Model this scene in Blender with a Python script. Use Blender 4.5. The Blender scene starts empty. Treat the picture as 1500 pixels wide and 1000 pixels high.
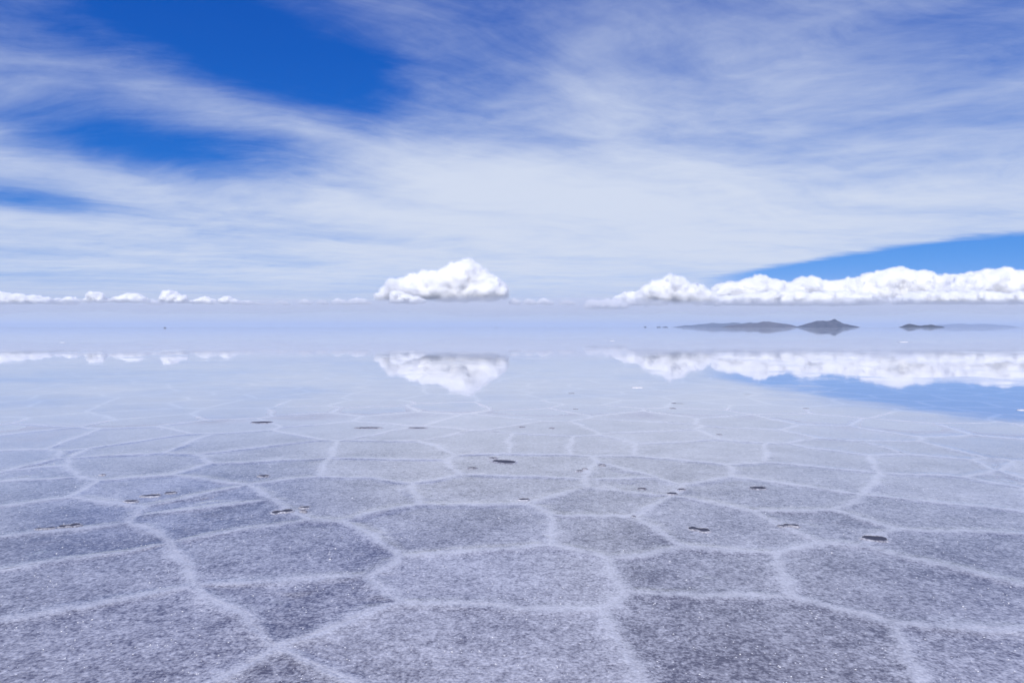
import bpy, bmesh, math, random
import numpy as np
from mathutils import Vector, Matrix, noise

R = math.radians
random.seed(7)
rng = np.random.default_rng(7)
sc = bpy.context.scene
col = sc.collection

# ------------------------------------------------------------------ camera
CAM_H = 1.6
PITCH = math.atan(20.7 / 1000.0)            # horizon a little above the middle of the frame
cam_d = bpy.data.cameras.new('camera')
cam_d.lens = 24.0
cam_d.sensor_width = 36.0
cam_d.clip_start = 0.1
cam_d.clip_end = 400000.0
cam = bpy.data.objects.new('camera', cam_d)
cam.location = (0, 0, CAM_H)
cam.rotation_euler = (math.pi / 2 - PITCH, 0, 0)
col.objects.link(cam)
sc.camera = cam

sc.view_settings.view_transform = 'Standard'
sc.view_settings.look = 'None'
sc.view_settings.gamma = 1.0
sc.view_settings.use_curve_mapping = False
sc.view_settings.exposure = 0.0
sc.cycles.use_denoising = True
sc.cycles.max_bounces = 32
sc.cycles.diffuse_bounces = 10
sc.cycles.transmission_bounces = 14
sc.cycles.volume_bounces = 32
sc.cycles.transparent_max_bounces = 16
sc.cycles.volume_step_rate = 1.0


def ray(px, py):
    """direction of a photograph pixel (1500 x 1000 frame)"""
    x, u = (px - 750) / 1000.0, (500 - py) / 1000.0
    c, s = math.cos(PITCH), math.sin(PITCH)
    return Vector((x, c + u * s, -s + u * c))


def ground(px, py):
    d = ray(px, py)
    t = CAM_H / -d.z
    return (d.x * t, d.y * t)


def azel(px, py):
    d = ray(px, py).normalized()
    return math.atan2(d.x, d.y), math.asin(d.z)


# ------------------------------------------------------------------ sky and sun
SUN_AZ, SUN_EL = R(196), R(42)              # compass angle from +Y clockwise; behind the viewer, a little left
SUN_STRENGTH = 4.4
SKY_STRENGTH = 0.10

world = bpy.data.worlds.new('World')
sc.world = world
world.use_nodes = True
wt = world.node_tree
wt.nodes.clear()


class Ex:
    """small wrapper so that node maths can be written as formulas"""
    tree = wt

    def __init__(self, s):
        self.s = s

    @staticmethod
    def m(op, *a, clamp=False):
        n = Ex.tree.nodes.new('ShaderNodeMath')
        n.operation = op
        n.use_clamp = clamp
        for i, v in enumerate(a):
            if isinstance(v, Ex):
                Ex.tree.links.new(v.s, n.inputs[i])
            else:
                n.inputs[i].default_value = v
        return Ex(n.outputs[0])

    def __add__(s, o): return Ex.m('ADD', s, o)
    def __radd__(s, o): return Ex.m('ADD', o, s)
    def __sub__(s, o): return Ex.m('SUBTRACT', s, o)
    def __rsub__(s, o): return Ex.m('SUBTRACT', o, s)
    def __mul__(s, o): return Ex.m('MULTIPLY', s, o)
    def __rmul__(s, o): return Ex.m('MULTIPLY', o, s)
    def __truediv__(s, o): return Ex.m('DIVIDE', s, o)


def smooth(e, a, b):
    n = Ex.tree.nodes.new('ShaderNodeMapRange')
    n.interpolation_type = 'SMOOTHSTEP'
    Ex.tree.links.new(e.s, n.inputs['Value'])
    n.inputs['From Min'].default_value = a
    n.inputs['From Max'].default_value = b
    return Ex(n.outputs['Result'])


def combine(x, y, z):
    n = Ex.tree.nodes.new('ShaderNodeCombineXYZ')
    for i, v in enumerate((x, y, z)):
        if isinstance(v, Ex):
            Ex.tree.links.new(v.s, n.inputs[i])
        else:
            n.inputs[i].default_value = v
    return n.outputs[0]


def noise_tex(vec, scale, detail=6, rough=.55, dist=0.0):
    n = Ex.tree.nodes.new('ShaderNodeTexNoise')
    n.inputs['Scale'].default_value = scale
    n.inputs['Detail'].default_value = detail
    n.inputs['Roughness'].default_value = rough
    n.inputs['Distortion'].default_value = dist
    Ex.tree.links.new(vec, n.inputs['Vector'])
    return Ex(n.outputs[0])


tc = wt.nodes.new('ShaderNodeTexCoord')
sep = wt.nodes.new('ShaderNodeSeparateXYZ')
wt.links.new(tc.outputs['Generated'], sep.inputs[0])
dx, dy, dz0 = (Ex(sep.outputs[i]) for i in range(3))
dz = Ex.m('ABSOLUTE', dz0)
az = Ex.m('ARCTAN2', dx, dy)
el = Ex.m('ARCSINE', dz)
inv = 1.0 / 1.0
den = dz + 0.05
U, V = dx / den, dy / den                     # position on the level cloud sheet overhead
# streaks: the cloud sheet's fibres run along one bearing
def rot(u, v, a):
    c, s = math.cos(a), math.sin(a)
    return u * c + v * s, v * c - u * s
warp1 = noise_tex(combine(U, V, 3.1), 0.35, 4, .5)
warp2 = noise_tex(combine(U, V, 9.7), 0.35, 4, .5)
Uw, Vw = U + (warp1 - .5) * 2.2, V + (warp2 - .5) * 2.2
a1, b1 = rot(Uw, Vw, R(20))
nbig = noise_tex(combine(a1 * .45, b1, 1.3), 0.42, 9, .56)
nfine = noise_tex(combine(a1 * .42, b1, 5.3), 2.2, 9, .66)
a2, b2 = rot(U, V, R(-35))
nrip = noise_tex(combine(a2 * .55, b2, 2.7), 5.5, 5, .6)

# large open and thick regions of the veil
def blob(px, py, rx, ry, ang, amp, src=None):
    a0, e0 = azel(px, py)
    ua, ue = (az - a0) * (1000 / rx), None
    da, de = az - a0, el - e0
    c, s = math.cos(R(ang)), math.sin(R(ang))
    p = (da * c + de * s) * (1000.0 / rx)
    q = (de * c - da * s) * (1000.0 / ry)
    return Ex.m('POWER', 2.71828, (p * p + q * q) * -1.0) * amp


BLOBS = [
    # px, py, half width, half height, tilt (deg, counter-clockwise), amount
    (350, 40, 170, 80, -14, -0.40), (430, 120, 150, 45, -12, -0.28), (250, 5, 130, 60, -10, -0.20), (60, 45, 150, 60, -10, -0.20),
    (170, 205, 140, 38, -4, -0.46), (320, 222, 170, 34, 2, -0.42), (40, 288, 85, 20, 0, -0.55),
    (530, 130, 70, 60, -30, -0.25),
    (430, 345, 110, 7, -2, -0.22), (440, 388, 50, 5, 3, -0.30), (70, 402, 110, 9, 0, -0.18),
    (100, 150, 300, 26, -9, 0.06), (40, 240, 90, 26, -6, 0.16), (60, 325, 110, 13, -2, 0.22),
    (330, 155, 260, 22, -10, 0.22),
    (800, 320, 520, 85, 0, 0.42), (850, 250, 300, 60, -8, 0.22), (600, 300, 320, 50, 0, 0.20),
    (1030, 80, 220, 110, 0, 0.12), (1330, 60, 320, 90, 0, -0.06), (1340, 190, 250, 18, -3, -0.08),
    (1330, 245, 120, 14, 8, -0.14), (1350, 155, 220, 12, 3, 0.14), (730, 60, 140, 110, 0, -0.12), (880, 110, 90, 90, 0, 0.16),
    (1450, 280, 260, 40, 4, 0.18), (150, 380, 380, 50, 0, 0.20),
    (950, 400, 500, 60, 0, 0.15),
]
dens = 0.17 + (nbig - .5) * 0.90 + (nfine - .5) * 1.05 + (nrip - .5) * 0.34
for b in BLOBS:
    dens = dens + blob(*b)
# veil thickens with the slanting view towards the horizon
dens = dens + (1.0 - smooth(el, R(3), R(24))) * 0.46
dens = smooth(dens, -0.12, 1.22)
# the sheet's far rim: a clean edge that runs down to the left, open sky beneath it
ex0 = azel(1030, 414); ex1 = azel(1500, 345); exm = azel(1250, 374)
q = np.polyfit([ex0[0], exm[0], ex1[0]], [ex0[1], exm[1], ex1[1]], 2)
edge = az * az * float(q[0]) + az * float(q[1]) + float(q[2])
wob = (noise_tex(combine(az * 9.0, el * 30.0, .4), 1.0, 3) - .5) * 0.012 + (nfine - .5) * 0.016
over = smooth(el - edge + wob, -0.002, 0.008)
inside = smooth(az, azel(985, 400)[0], azel(1120, 400)[0])          # the rim only exists on this bearing
outer = 1.0 - smooth(az, 0.95, 1.35)
gap = (1.0 - over) * inside * outer * smooth(el, R(1.2), R(3.4))
dens = dens * (1.0 - gap * 0.97)

sky = wt.nodes.new('ShaderNodeTexSky')
sky.sky_type = 'NISHITA'
sky.sun_disc = False
sky.sun_elevation = SUN_EL
sky.sun_rotation = SUN_AZ
sky.altitude = 3650
sky.air_density = 1.0
sky.dust_density = 0.6
sky.ozone_density = 2.5
tint = wt.nodes.new('ShaderNodeMix'); tint.data_type = 'RGBA'; tint.blend_type = 'MULTIPLY'
tint.inputs['Factor'].default_value = 1.0
wt.links.new(sky.outputs[0], tint.inputs['A'])
tint.inputs['B'].default_value = (0.45, 0.95, 1.35, 1)
ts = wt.nodes.new('ShaderNodeSeparateColor'); wt.links.new(tint.outputs['Result'], ts.inputs[0])
tr_, tg_, tb_ = (Ex(ts.outputs[i]) for i in range(3))
deep = wt.nodes.new('ShaderNodeCombineColor')              # the thin high-altitude air: deep, saturated blue
wt.links.new(Ex.m('MINIMUM', Ex.m('POWER', tr_, 2.3) * .25, tr_).s, deep.inputs[0])
wt.links.new((Ex.m('POWER', tg_, .90) * .66).s, deep.inputs[1])
wt.links.new((Ex.m('POWER', tb_, .50) * 2.40).s, deep.inputs[2])
mixc = wt.nodes.new('ShaderNodeMix'); mixc.data_type = 'RGBA'
wt.links.new(dens.s, mixc.inputs['Factor'])
wt.links.new(deep.outputs[0], mixc.inputs['A'])
mixc.inputs['B'].default_value = (6.5, 7.2, 8.75, 1)                # sunlit ice cloud
low = wt.nodes.new('ShaderNodeMix'); low.data_type = 'RGBA'            # dusty air beyond the farthest clouds
wt.links.new(((1.0 - smooth(el, R(.6), R(4.2))) * .85).s, low.inputs['Factor'])
wt.links.new(mixc.outputs['Result'], low.inputs['A'])
low.inputs['B'].default_value = (5.2, 5.85, 7.7, 1)
bg = wt.nodes.new('ShaderNodeBackground')
bg.inputs['Strength'].default_value = SKY_STRENGTH
wt.links.new(low.outputs['Result'], bg.inputs['Color'])
wo = wt.nodes.new('ShaderNodeOutputWorld')
wt.links.new(bg.outputs[0], wo.inputs['Surface'])
world.cycles.sampling_method = 'MANUAL'
world.cycles.sample_map_resolution = 1024

sun_d = bpy.data.lights.new('sun', 'SUN')
sun_d.energy = SUN_STRENGTH
sun_d.angle = R(0.53)
sun_d.color = (1.0, 0.958, 0.90)
sun = bpy.data.objects.new('sun', sun_d)
to_sun = Vector((math.sin(SUN_AZ) * math.cos(SUN_EL), math.cos(SUN_AZ) * math.cos(SUN_EL), math.sin(SUN_EL)))
sun.rotation_euler = (-to_sun).to_track_quat('-Z', 'Y').to_euler()
sun.location = (0, -20, 40)
col.objects.link(sun)


# ------------------------------------------------------------------ helpers
def new_obj(name, verts, faces, mat, parent=None, smooth_shade=True, attr=None):
    me = bpy.data.meshes.new(name)
    me.from_pydata(verts, [], faces)
    if smooth_shade:
        me.shade_smooth()
    if attr:
        for k, vals in attr.items():
            a = me.attributes.new(k, 'FLOAT', 'POINT')
            a.data.foreach_set('value', np.asarray(vals, dtype=np.float32))
    if mat:
        me.materials.append(mat)
    o = bpy.data.objects.new(name, me)
    col.objects.link(o)
    if parent:
        o.parent = parent
    return o


def tag(o, label=None, cat=None, group=None, kind=None):
    for k, v in (('label', label), ('category', cat), ('group', group), ('kind', kind)):
        if v:
            o[k] = v
    return o


def empty(name, loc=(0, 0, 0), rz=0):
    o = bpy.data.objects.new(name, None)
    o.empty_display_size = .1
    o.location = loc
    o.rotation_euler.z = rz
    col.objects.link(o)
    return o


def material(name):
    m = bpy.data.materials.new(name)
    m.use_nodes = True
    Ex.tree = m.node_tree
    m.node_tree.nodes.clear()
    out = m.node_tree.nodes.new('ShaderNodeOutputMaterial')
    return m, m.node_tree, out


def mixrgb(t, f, a, b):
    n = t.nodes.new('ShaderNodeMix'); n.data_type = 'RGBA'
    if isinstance(f, Ex): t.links.new(f.s, n.inputs['Factor'])
    else: n.inputs['Factor'].default_value = f
    for k, v in (('A', a), ('B', b)):
        if isinstance(v, tuple): n.inputs[k].default_value = v + (1,) if len(v) == 3 else v
        else: t.links.new(v, n.inputs[k])
    return n.outputs['Result']


def bump(t, h, strength, dist, normal=None):
    n = t.nodes.new('ShaderNodeBump')
    n.inputs['Strength'].default_value = strength
    n.inputs['Distance'].default_value = dist
    t.links.new(h.s, n.inputs['Height'])
    if normal is not None:
        t.links.new(normal, n.inputs['Normal'])
    return n.outputs[0]


# ------------------------------------------------------------------ materials
def salt_material():
    m, t, out = material('wet_salt_crust')
    geo = t.nodes.new('ShaderNodeNewGeometry')
    pos = geo.outputs['Position']
    at = t.nodes.new('ShaderNodeAttribute'); at.attribute_name = 'ridge'
    ridge = Ex(at.outputs['Fac'])
    patch = noise_tex(pos, 1.5, 4, .55)               # half-metre patches of coarser, wetter crust
    clump = noise_tex(pos, 14.0, 4, .6)
    grain = noise_tex(pos, 56.0, 3, .62)
    vo = t.nodes.new('ShaderNodeTexVoronoi'); vo.inputs['Scale'].default_value = 62.0
    t.links.new(pos, vo.inputs['Vector'])
    cry = Ex(vo.outputs['Distance'])
    vcol = t.nodes.new('ShaderNodeSeparateColor'); t.links.new(vo.outputs['Color'], vcol.inputs[0])
    rnd = Ex(vcol.outputs[0])
    a2 = t.nodes.new('ShaderNodeAttribute'); a2.attribute_name = 'tone'
    a3 = t.nodes.new('ShaderNodeAttribute'); a3.attribute_name = 'far_pale'
    tone, far_pale = Ex(a2.outputs['Fac']), Ex(a3.outputs['Fac'])
    stain = noise_tex(pos, 3.7, 5, .62)
    fleck = noise_tex(pos, 26.0, 2, .5)
    g = (grain - .5) * 2.4 + (fleck - .5) * 1.6 + (clump - .5) * 1.1 + (patch - .5) * 1.7 + (stain - .5) * .55 + (rnd - .5) * 0.30 + tone * .22
    lvl = Ex.m('ADD', g * .62, .44, clamp=True)
    base = mixrgb(t, lvl, (0.105, 0.098, 0.116), (0.56, 0.56, 0.60))
    base = mixrgb(t, Ex.m('MINIMUM', far_pale, 1.0) * .75, base, (0.49, 0.515, 0.58))  # crust colour grows paler with distance
    drown = smooth(far_pale, .999, 1.9)                          # far out the crust is evenly white under the water
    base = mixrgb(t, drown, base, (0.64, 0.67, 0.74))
    # ridges: dry, white, crumbling at the sides
    rr = smooth(ridge * (1.0 - drown) * 1.05 + (grain - .5) * .9 + (clump - .5) * 1.0 + (stain - .5) * .9, 0.08, 1.15)
    c = mixrgb(t, rr * (Ex.m('MINIMUM', far_pale, 1.0) * .25 + .58), base, (0.65, 0.66, 0.70))
    # scattered bright crystal faces
    fl = smooth(rnd, .975, .985) * (1.0 - smooth(cry, .25, .4))
    c = mixrgb(t, fl * .55, c, (0.80, 0.81, 0.86))
    p = t.nodes.new('ShaderNodeBsdfPrincipled')
    t.links.new(c, p.inputs['Base Color'])
    p.inputs['Roughness'].default_value = .75
    p.inputs['IOR'].default_value = 1.33
    p.inputs['Specular IOR Level'].default_value = .25
    sz = t.nodes.new('ShaderNodeSeparateXYZ'); t.links.new(pos, sz.inputs[0])
    cw = (1.0 - rr * .15) * smooth(Ex(sz.outputs[2]), -.0015, .0025)      # only crust that stands in the air has a wet gloss
    t.links.new(cw.s, p.inputs['Coat Weight'])
    cr = 0.06 + clump * .10 + rr * .05
    t.links.new(cr.s, p.inputs['Coat Roughness'])
    p.inputs['Coat IOR'].default_value = 1.6
    h = grain * .6 + clump * .5 + (1.0 - cry) * .35
    t.links.new(bump(t, h, .55, .010), p.inputs['Normal'])
    t.links.new(bump(t, clump + grain * .25, .09, .010), p.inputs['Coat Normal'])
    t.links.new(p.outputs[0], out.inputs['Surface'])
    return m


def bed_material():
    m, t, out = material('drowned_salt_bed')
    geo = t.nodes.new('ShaderNodeNewGeometry')
    n = noise_tex(geo.outputs['Position'], .25, 6, .6)
    c = mixrgb(t, n, (0.60, 0.63, 0.70), (0.68, 0.71, 0.78))
    p = t.nodes.new('ShaderNodeBsdfPrincipled')
    t.links.new(c, p.inputs['Base Color'])
    p.inputs['Roughness'].default_value = .9
    p.inputs['Specular IOR Level'].default_value = 0
    t.links.new(p.outputs[0], out.inputs['Surface'])
    return m


def water_material():
    m, t, out = material('shallow_water')
    geo = t.nodes.new('ShaderNodeNewGeometry')
    pos = geo.outputs['Position']
    fr = t.nodes.new('ShaderNodeFresnel'); fr.inputs['IOR'].default_value = 1.34
    tr = t.nodes.new('ShaderNodeBsdfTransparent'); tr.inputs['Color'].default_value = (.97, .985, 1, 1)
    gl = t.nodes.new('ShaderNodeBsdfGlossy'); gl.inputs['Color'].default_value = (1, 1, 1, 1)
    calm = noise_tex(pos, .06, 4, .55)
    gust = noise_tex(pos, .22, 5, .6)
    rp = noise_tex(pos, 3.0, 3, .5)
    ro = 0.012 + smooth(calm, .42, .72) * .03 + smooth(gust, .5, .66) * .07
    t.links.new(ro.s, gl.inputs['Roughness'])
    nb = bump(t, rp, .010, .02)
    t.links.new(nb, gl.inputs['Normal'])
    mx = t.nodes.new('ShaderNodeMixShader')
    fac = Ex(fr.outputs[0]) * (1.0 - Ex(geo.outputs['Backfacing']))     # light that comes up out of the film leaves it
    t.links.new(fac.s, mx.inputs[0])
    t.links.new(tr.outputs[0], mx.inputs[1]); t.links.new(gl.outputs[0], mx.inputs[2])
    t.links.new(mx.outputs[0], out.inputs['Surface'])
    return m


def mud_material():
    m, t, out = material('dark_brine_mud')
    geo = t.nodes.new('ShaderNodeNewGeometry')
    n = noise_tex(geo.outputs['Position'], 60, 4, .6)
    c = mixrgb(t, n, (0.035, 0.036, 0.055), (0.085, 0.088, 0.12))
    p = t.nodes.new('ShaderNodeBsdfPrincipled')
    t.links.new(c, p.inputs['Base Color'])
    p.inputs['Roughness'].default_value = .6
    p.inputs['IOR'].default_value = 1.33
    p.inputs['Specular IOR Level'].default_value = .3
    t.links.new(bump(t, n, .5, .006), p.inputs['Normal'])
    t.links.new(p.outputs[0], out.inputs['Surface'])
    return m


def rock_material(name, c1, c2, scale):
    m, t, out = material(name)
    geo = t.nodes.new('ShaderNodeNewGeometry')
    n = noise_tex(geo.outputs['Position'], scale, 8, .62)
    c = mixrgb(t, smooth(n, .35, .65), c1, c2)
    p = t.nodes.new('ShaderNodeBsdfPrincipled')
    t.links.new(c, p.inputs['Base Color'])
    p.inputs['Roughness'].default_value = 1
    p.inputs['Specular IOR Level'].default_value = .1
    t.links.new(p.outputs[0], out.inputs['Surface'])
    return m


def cloud_material(name, density, size):
    """cloud droplets: white fog that only scatters, thinning towards the cloud base; size = height of the fade in metres"""
    m, t, out = material(name)
    v = t.nodes.new('ShaderNodeVolumePrincipled')
    v.inputs['Color'].default_value = (1, 1, 1, 1)
    v.inputs['Anisotropy'].default_value = 0.0
    tc = t.nodes.new('ShaderNodeTexCoord')
    sp = t.nodes.new('ShaderNodeSeparateXYZ'); t.links.new(tc.outputs['Object'], sp.inputs[0])
    n = noise_tex(tc.outputs['Object'], 1.1 / size, 3, .55)
    f = smooth(Ex(sp.outputs[2]) * (1.0 / size) + (n - .5) * 1.3, 0.0, 1.0)
    d = f * f * f * (smooth(n, .30, .62) * .8 + .2) * density
    t.links.new(d.s, v.inputs['Density'])
    t.links.new(v.outputs[0], out.inputs['Volume'])
    m.cycles.volume_step_rate = .35
    return m


def plain(name, c, rough=.5, metal=0.0):
    m, t, out = material(name)
    geo = t.nodes.new('ShaderNodeNewGeometry')
    n = noise_tex(geo.outputs['Position'], 12, 3, .5)
    cc = mixrgb(t, n, tuple(v * .8 for v in c), tuple(min(1, v * 1.2) for v in c))
    p = t.nodes.new('ShaderNodeBsdfPrincipled')
    t.links.new(cc, p.inputs['Base Color'])
    p.inputs['Roughness'].default_value = rough
    p.inputs['Metallic'].default_value = metal
    t.links.new(p.outputs[0], out.inputs['Surface'])
    return m


SALT, BED, WATER, MUD = salt_material(), bed_material(), water_material(), mud_material()

# ------------------------------------------------------------------ the salt flat: polygonal plates
J = dict(
    J1=(285, 862), J2=(257, 796), J3=(190, 767), J4=(403, 952), J5=(543, 843), J6=(590, 816), J7=(588, 889),
    J8=(875, 896), J9=(913, 869), J10=(893, 818), J11=(804, 802), J12=(803, 756), J13=(773, 742), J14=(610, 741),
    J15=(853, 714), J16=(500, 764), J17=(605, 708), J18=(455, 762), J19=(393, 733), J20=(362, 713), J21=(205, 745),
    K1=(200, 757), J22=(101, 730), J23=(148, 705), J24=(253, 697), J25=(307, 680), J26=(288, 667), J27=(237, 665),
    J28=(102, 672), J29=(285, 646), J30=(97, 683), J31=(150, 646), J32=(115, 700), J33=(257, 638), J34=(85, 640),
    J36=(470, 698), J37=(680, 696), J38=(478, 673), J39=(653, 674), J40=(486, 657), J41=(410, 652), J42=(567, 650),
    J43=(402, 640), J44=(627, 651), J46=(667, 667), J47=(706, 642), J48=(743, 665), J49=(851, 702), J50=(746, 652),
    J52=(963, 702), J53=(999, 712), J54=(955, 688), J55=(872, 678), J56=(868, 670), J57=(829, 667), J58=(928, 668),
    J59=(842, 653), J60=(880, 650), J62=(931, 655), J63=(1065, 682), J64=(1025, 651), J65=(1120, 678),
    J66=(1074, 700), J67=(1123, 659), J68=(987, 729), J69=(1100, 752), J70=(930, 758), J71=(1003, 804),
    J72=(1140, 816), J73=(1211, 749), J74=(1213, 800), J75=(1265, 726), J76=(1303, 775), J77=(1284, 693),
    J78=(1271, 669), J79=(1415, 700), J80=(1190, 656), J81=(1326, 665), J82=(1275, 650), J83=(1420, 673),
    J84=(1485, 668), J85=(1461, 691), J86=(1265, 802), J87=(1157, 879), J88=(1310, 917),
    B1=(455, 1012), B2=(965, 1050), B3=(700, 1100), B4=(285, 1003), B5=(1350, 1010), B6=(1180, 1090),
    L1=(-90, 1020), L2=(-90, 930), L3=(-110, 855), L4=(-110, 803), L5=(-110, 757), L6=(-110, 712), L7=(-110, 700),
    L8=(-110, 673), L9=(-12, 658), M1=(110, 1075), M2=(400, 1090),
    R1=(1620, 935), R2=(1640, 1040), R3=(1620, 888), R4=(1620, 790), R5=(1620, 764), R6=(1620, 738),
    R7=(1620, 703), R8=(1620, 667), R9=(1440, 652), R10=(1345, 646),
)
CELLS = [s.split() for s in '''J7 J8 B2 B3 B1 J4
J8 J9 J87 J88 B5 B6 B2
J1 J4 B4 M1 L1 L2
J4 B1 B3 M2 B4
J88 R1 R2 B5
J2 J1 L2 L3
J3 J2 L3 L4
J2 J18 J16 J6 J5 J1
J1 J5 J7 J4
J5 J6 J11 J10 J9 J8 J7
J16 J14 J13 J12 J11 J6
J12 J70 J71 J10 J11
J10 J71 J72 J87 J9
J72 J74 J86 R3 R1 J88 J87
J86 J76 R4 R3
J69 J73 J76 J86 J74
J70 J68 J69 J74 J72 J71
J13 J15 J68 J70 J12
J15 J49 J52 J53 J68
J53 J66 J75 J73 J69 J68
J75 R5 R4 J76 J73
J77 J79 R6 R5 J75
J65 J77 J75 J66 J63
J67 J80 J78 J77 J65
J78 J81 J83 J85 J79 J77
J85 R7 R6 J79
J83 J84 R8 R7 J85
J82 R10 R9 J84 J83 J81
J80 J82 J81 J78
J64 J67 J65 J63 J58 J62
J56 J58 J63 J66 J53 J52 J54 J55
J55 J54 J52 J49
J46 J48 J57 J56 J55 J49 J37 J39
J37 J49 J15 J13 J14 J17
J36 J17 J14 J16 J18 J19 J20
J20 J19 K1 J21
J19 J18 J2 J3 K1
J23 J24 J20 J21 J22
J22 J21 K1 J3 L4 L5
J23 J22 L5 L6 J32
J30 J32 L6 L7
J28 J30 L7 L8
J28 J27 J26 J25 J24 J23 J32 J30
J25 J38 J36 J20 J24
J26 J41 J40 J38 J25
J40 J42 J44 J46 J39 J38
J38 J39 J37 J17 J36
J44 J47 J50 J48 J46
J50 J59 J57 J48
J59 J60 J62 J58 J56 J57
J31 J33 J29 J27 J28
J29 J43 J41 J26 J27
J34 J31 J28 L8 L9'''.split('\n')]
JP = {k: np.array(ground(*v)) for k, v in J.items()}
NT = len(CELLS)


def centroid(P):
    a = cx = cy = 0
    for i in range(len(P)):
        x0, y0 = P[i]; x1, y1 = P[(i + 1) % len(P)]
        c = x0 * y1 - x1 * y0
        a += c; cx += (x0 + x1) * c; cy += (y0 + y1) * c
    return np.array((cx / (3 * a), cy / (3 * a)))


TP = [np.array([JP[k] for k in c]) for c in CELLS]
S0 = np.array([centroid(P) for P in TP])
users = {}
for i, c in enumerate(CELLS):
    for k in c:
        users.setdefault(k, []).append(i)
edges_sh = {}
for i, c in enumerate(CELLS):
    for a, b in zip(c, c[1:] + c[:1]):
        edges_sh.setdefault(frozenset((a, b)), []).append(i)
eqs = []
for k, us in users.items():
    for a, b in zip(us, us[1:]):
        eqs.append((JP[k], a, b, 1.0))
for e, us in edges_sh.items():
    if len(us) == 2:
        a, b = tuple(e)
        eqs.append(((JP[a] + JP[b]) / 2, us[0], us[1], 1.0))
# seeds and weights whose power diagram reproduces the traced joints (least squares)
S, Wt = S0.copy(), np.zeros(NT)
for it in range(30):
    n = len(eqs)
    A = np.zeros((n + 3 * NT, 3 * NT)); r = np.zeros(n + 3 * NT)
    for q_, (p, a, b, w) in enumerate(eqs):
        s = np.linalg.norm(S[a] - S[b]) + 1e-3
        da, db = p - S[a], p - S[b]
        r[q_] = ((da @ da - Wt[a]) - (db @ db - Wt[b])) / s
        A[q_, 2 * a:2 * a + 2] = -2 * da / s; A[q_, 2 * b:2 * b + 2] = 2 * db / s
        A[q_, 2 * NT + a] = -1 / s; A[q_, 2 * NT + b] = 1 / s
    lam = .12
    for i in range(NT):
        A[n + 2 * i, 2 * i] = lam; A[n + 2 * i + 1, 2 * i + 1] = lam
        r[n + 2 * i:n + 2 * i + 2] = lam * (S[i] - S0[i])
        A[n + 2 * NT + i, 2 * NT + i] = lam; r[n + 2 * NT + i] = lam * Wt[i]
    d, *_ = np.linalg.lstsq(A, -r, rcond=None)
    S += .6 * d[:2 * NT].reshape(-1, 2); Wt += .6 * d[2 * NT:]


def inside(p, P):
    n, r_ = len(P), False
    for i in range(n):
        x0, y0 = P[i]; x1, y1 = P[i - 1]
        if (y0 > p[1]) != (y1 > p[1]) and p[0] < (x1 - x0) * (p[1] - y0) / (y1 - y0) + x0:
            r_ = not r_
    return r_


FAR = 62.0
seeds = [tuple(s) for s in S]
grid = {}
CELL = 1.05


def ok_seed(p, rad):
    gx, gy = int(math.floor(p[0])), int(math.floor(p[1]))
    for ix in range(gx - 2, gx + 3):
        for iy in range(gy - 2, gy + 3):
            for q2 in grid.get((ix, iy), ()):
                if (q2[0] - p[0]) ** 2 + (q2[1] - p[1]) ** 2 < rad * rad:
                    return False
    return True


for s in seeds:
    grid.setdefault((int(math.floor(s[0])), int(math.floor(s[1]))), []).append(s)
tries = 0
bbx = [(P.min(0), P.max(0)) for P in TP]
while tries < 26000:
    tries += 1
    y = random.uniform(-4, FAR)
    hw = 5 + .92 * max(y, 0)
    x = random.uniform(-hw, hw)
    if any(lo[0] <= x <= hi[0] and lo[1] <= y <= hi[1] and inside((x, y), P) for (lo, hi), P in zip(bbx, TP)):
        continue
    if ok_seed((x, y), 1.12):
        seeds.append((x, y))
        grid.setdefault((int(math.floor(x)), int(math.floor(y))), []).append((x, y))
SD = np.array(seeds)
WG = np.concatenate([Wt - Wt.mean(), np.zeros(len(SD) - NT)])
NS = len(SD)


def clip(poly, nx, ny, c, tagid):
    """keep nx*x+ny*y <= c; poly = list of (x, y, neighbour across the edge that starts here)"""
    out = []
    m = len(poly)
    for i in range(m):
        x0, y0, t0 = poly[i]; x1, y1, t1 = poly[(i + 1) % m]
        d0, d1 = nx * x0 + ny * y0 - c, nx * x1 + ny * y1 - c
        if d0 <= 0:
            out.append((x0, y0, t0))
        if (d0 <= 0) != (d1 <= 0):
            f = d0 / (d0 - d1)
            out.append((x0 + f * (x1 - x0), y0 + f * (y1 - y0), tagid if d0 <= 0 else t0))
    return out


snap = {}
for k, us in users.items():
    if len(us) >= 3:
        for i in range(len(us)):
            for j2 in range(i + 1, len(us)):
                for l in range(j2 + 1, len(us)):
                    snap[frozenset((us[i], us[j2], us[l]))] = JP[k]

POLY = []
n_snap = 0
for i in range(NS):
    d2 = ((SD - SD[i]) ** 2).sum(1)
    nb = np.argsort(d2)[1:28]
    x, y = SD[i]
    P = [(x - 2.2, y - 2.2, -1), (x + 2.2, y - 2.2, -1), (x + 2.2, y + 2.2, -1), (x - 2.2, y + 2.2, -1)]
    for j2 in nb:
        if d2[j2] > 30 or not P:
            break
        nx, ny = 2 * (SD[j2] - SD[i])
        c = SD[j2] @ SD[j2] - WG[j2] - SD[i] @ SD[i] + WG[i]
        P = clip(P, nx, ny, c, int(j2))
    if len(P) < 3:
        POLY.append(None); continue
    out = []
    for a in range(len(P)):
        key = frozenset((i, P[a][2], P[a - 1][2]))
        v = snap.get(key)
        if v is not None and (v[0] - P[a][0]) ** 2 + (v[1] - P[a][1]) ** 2 < .8 ** 2:
            out.append((v[0], v[1], P[a][2])); n_snap += 1
        else:
            out.append(P[a])
    border = any(p[2] < 0 for p in out)
    POLY.append((out, border))


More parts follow.
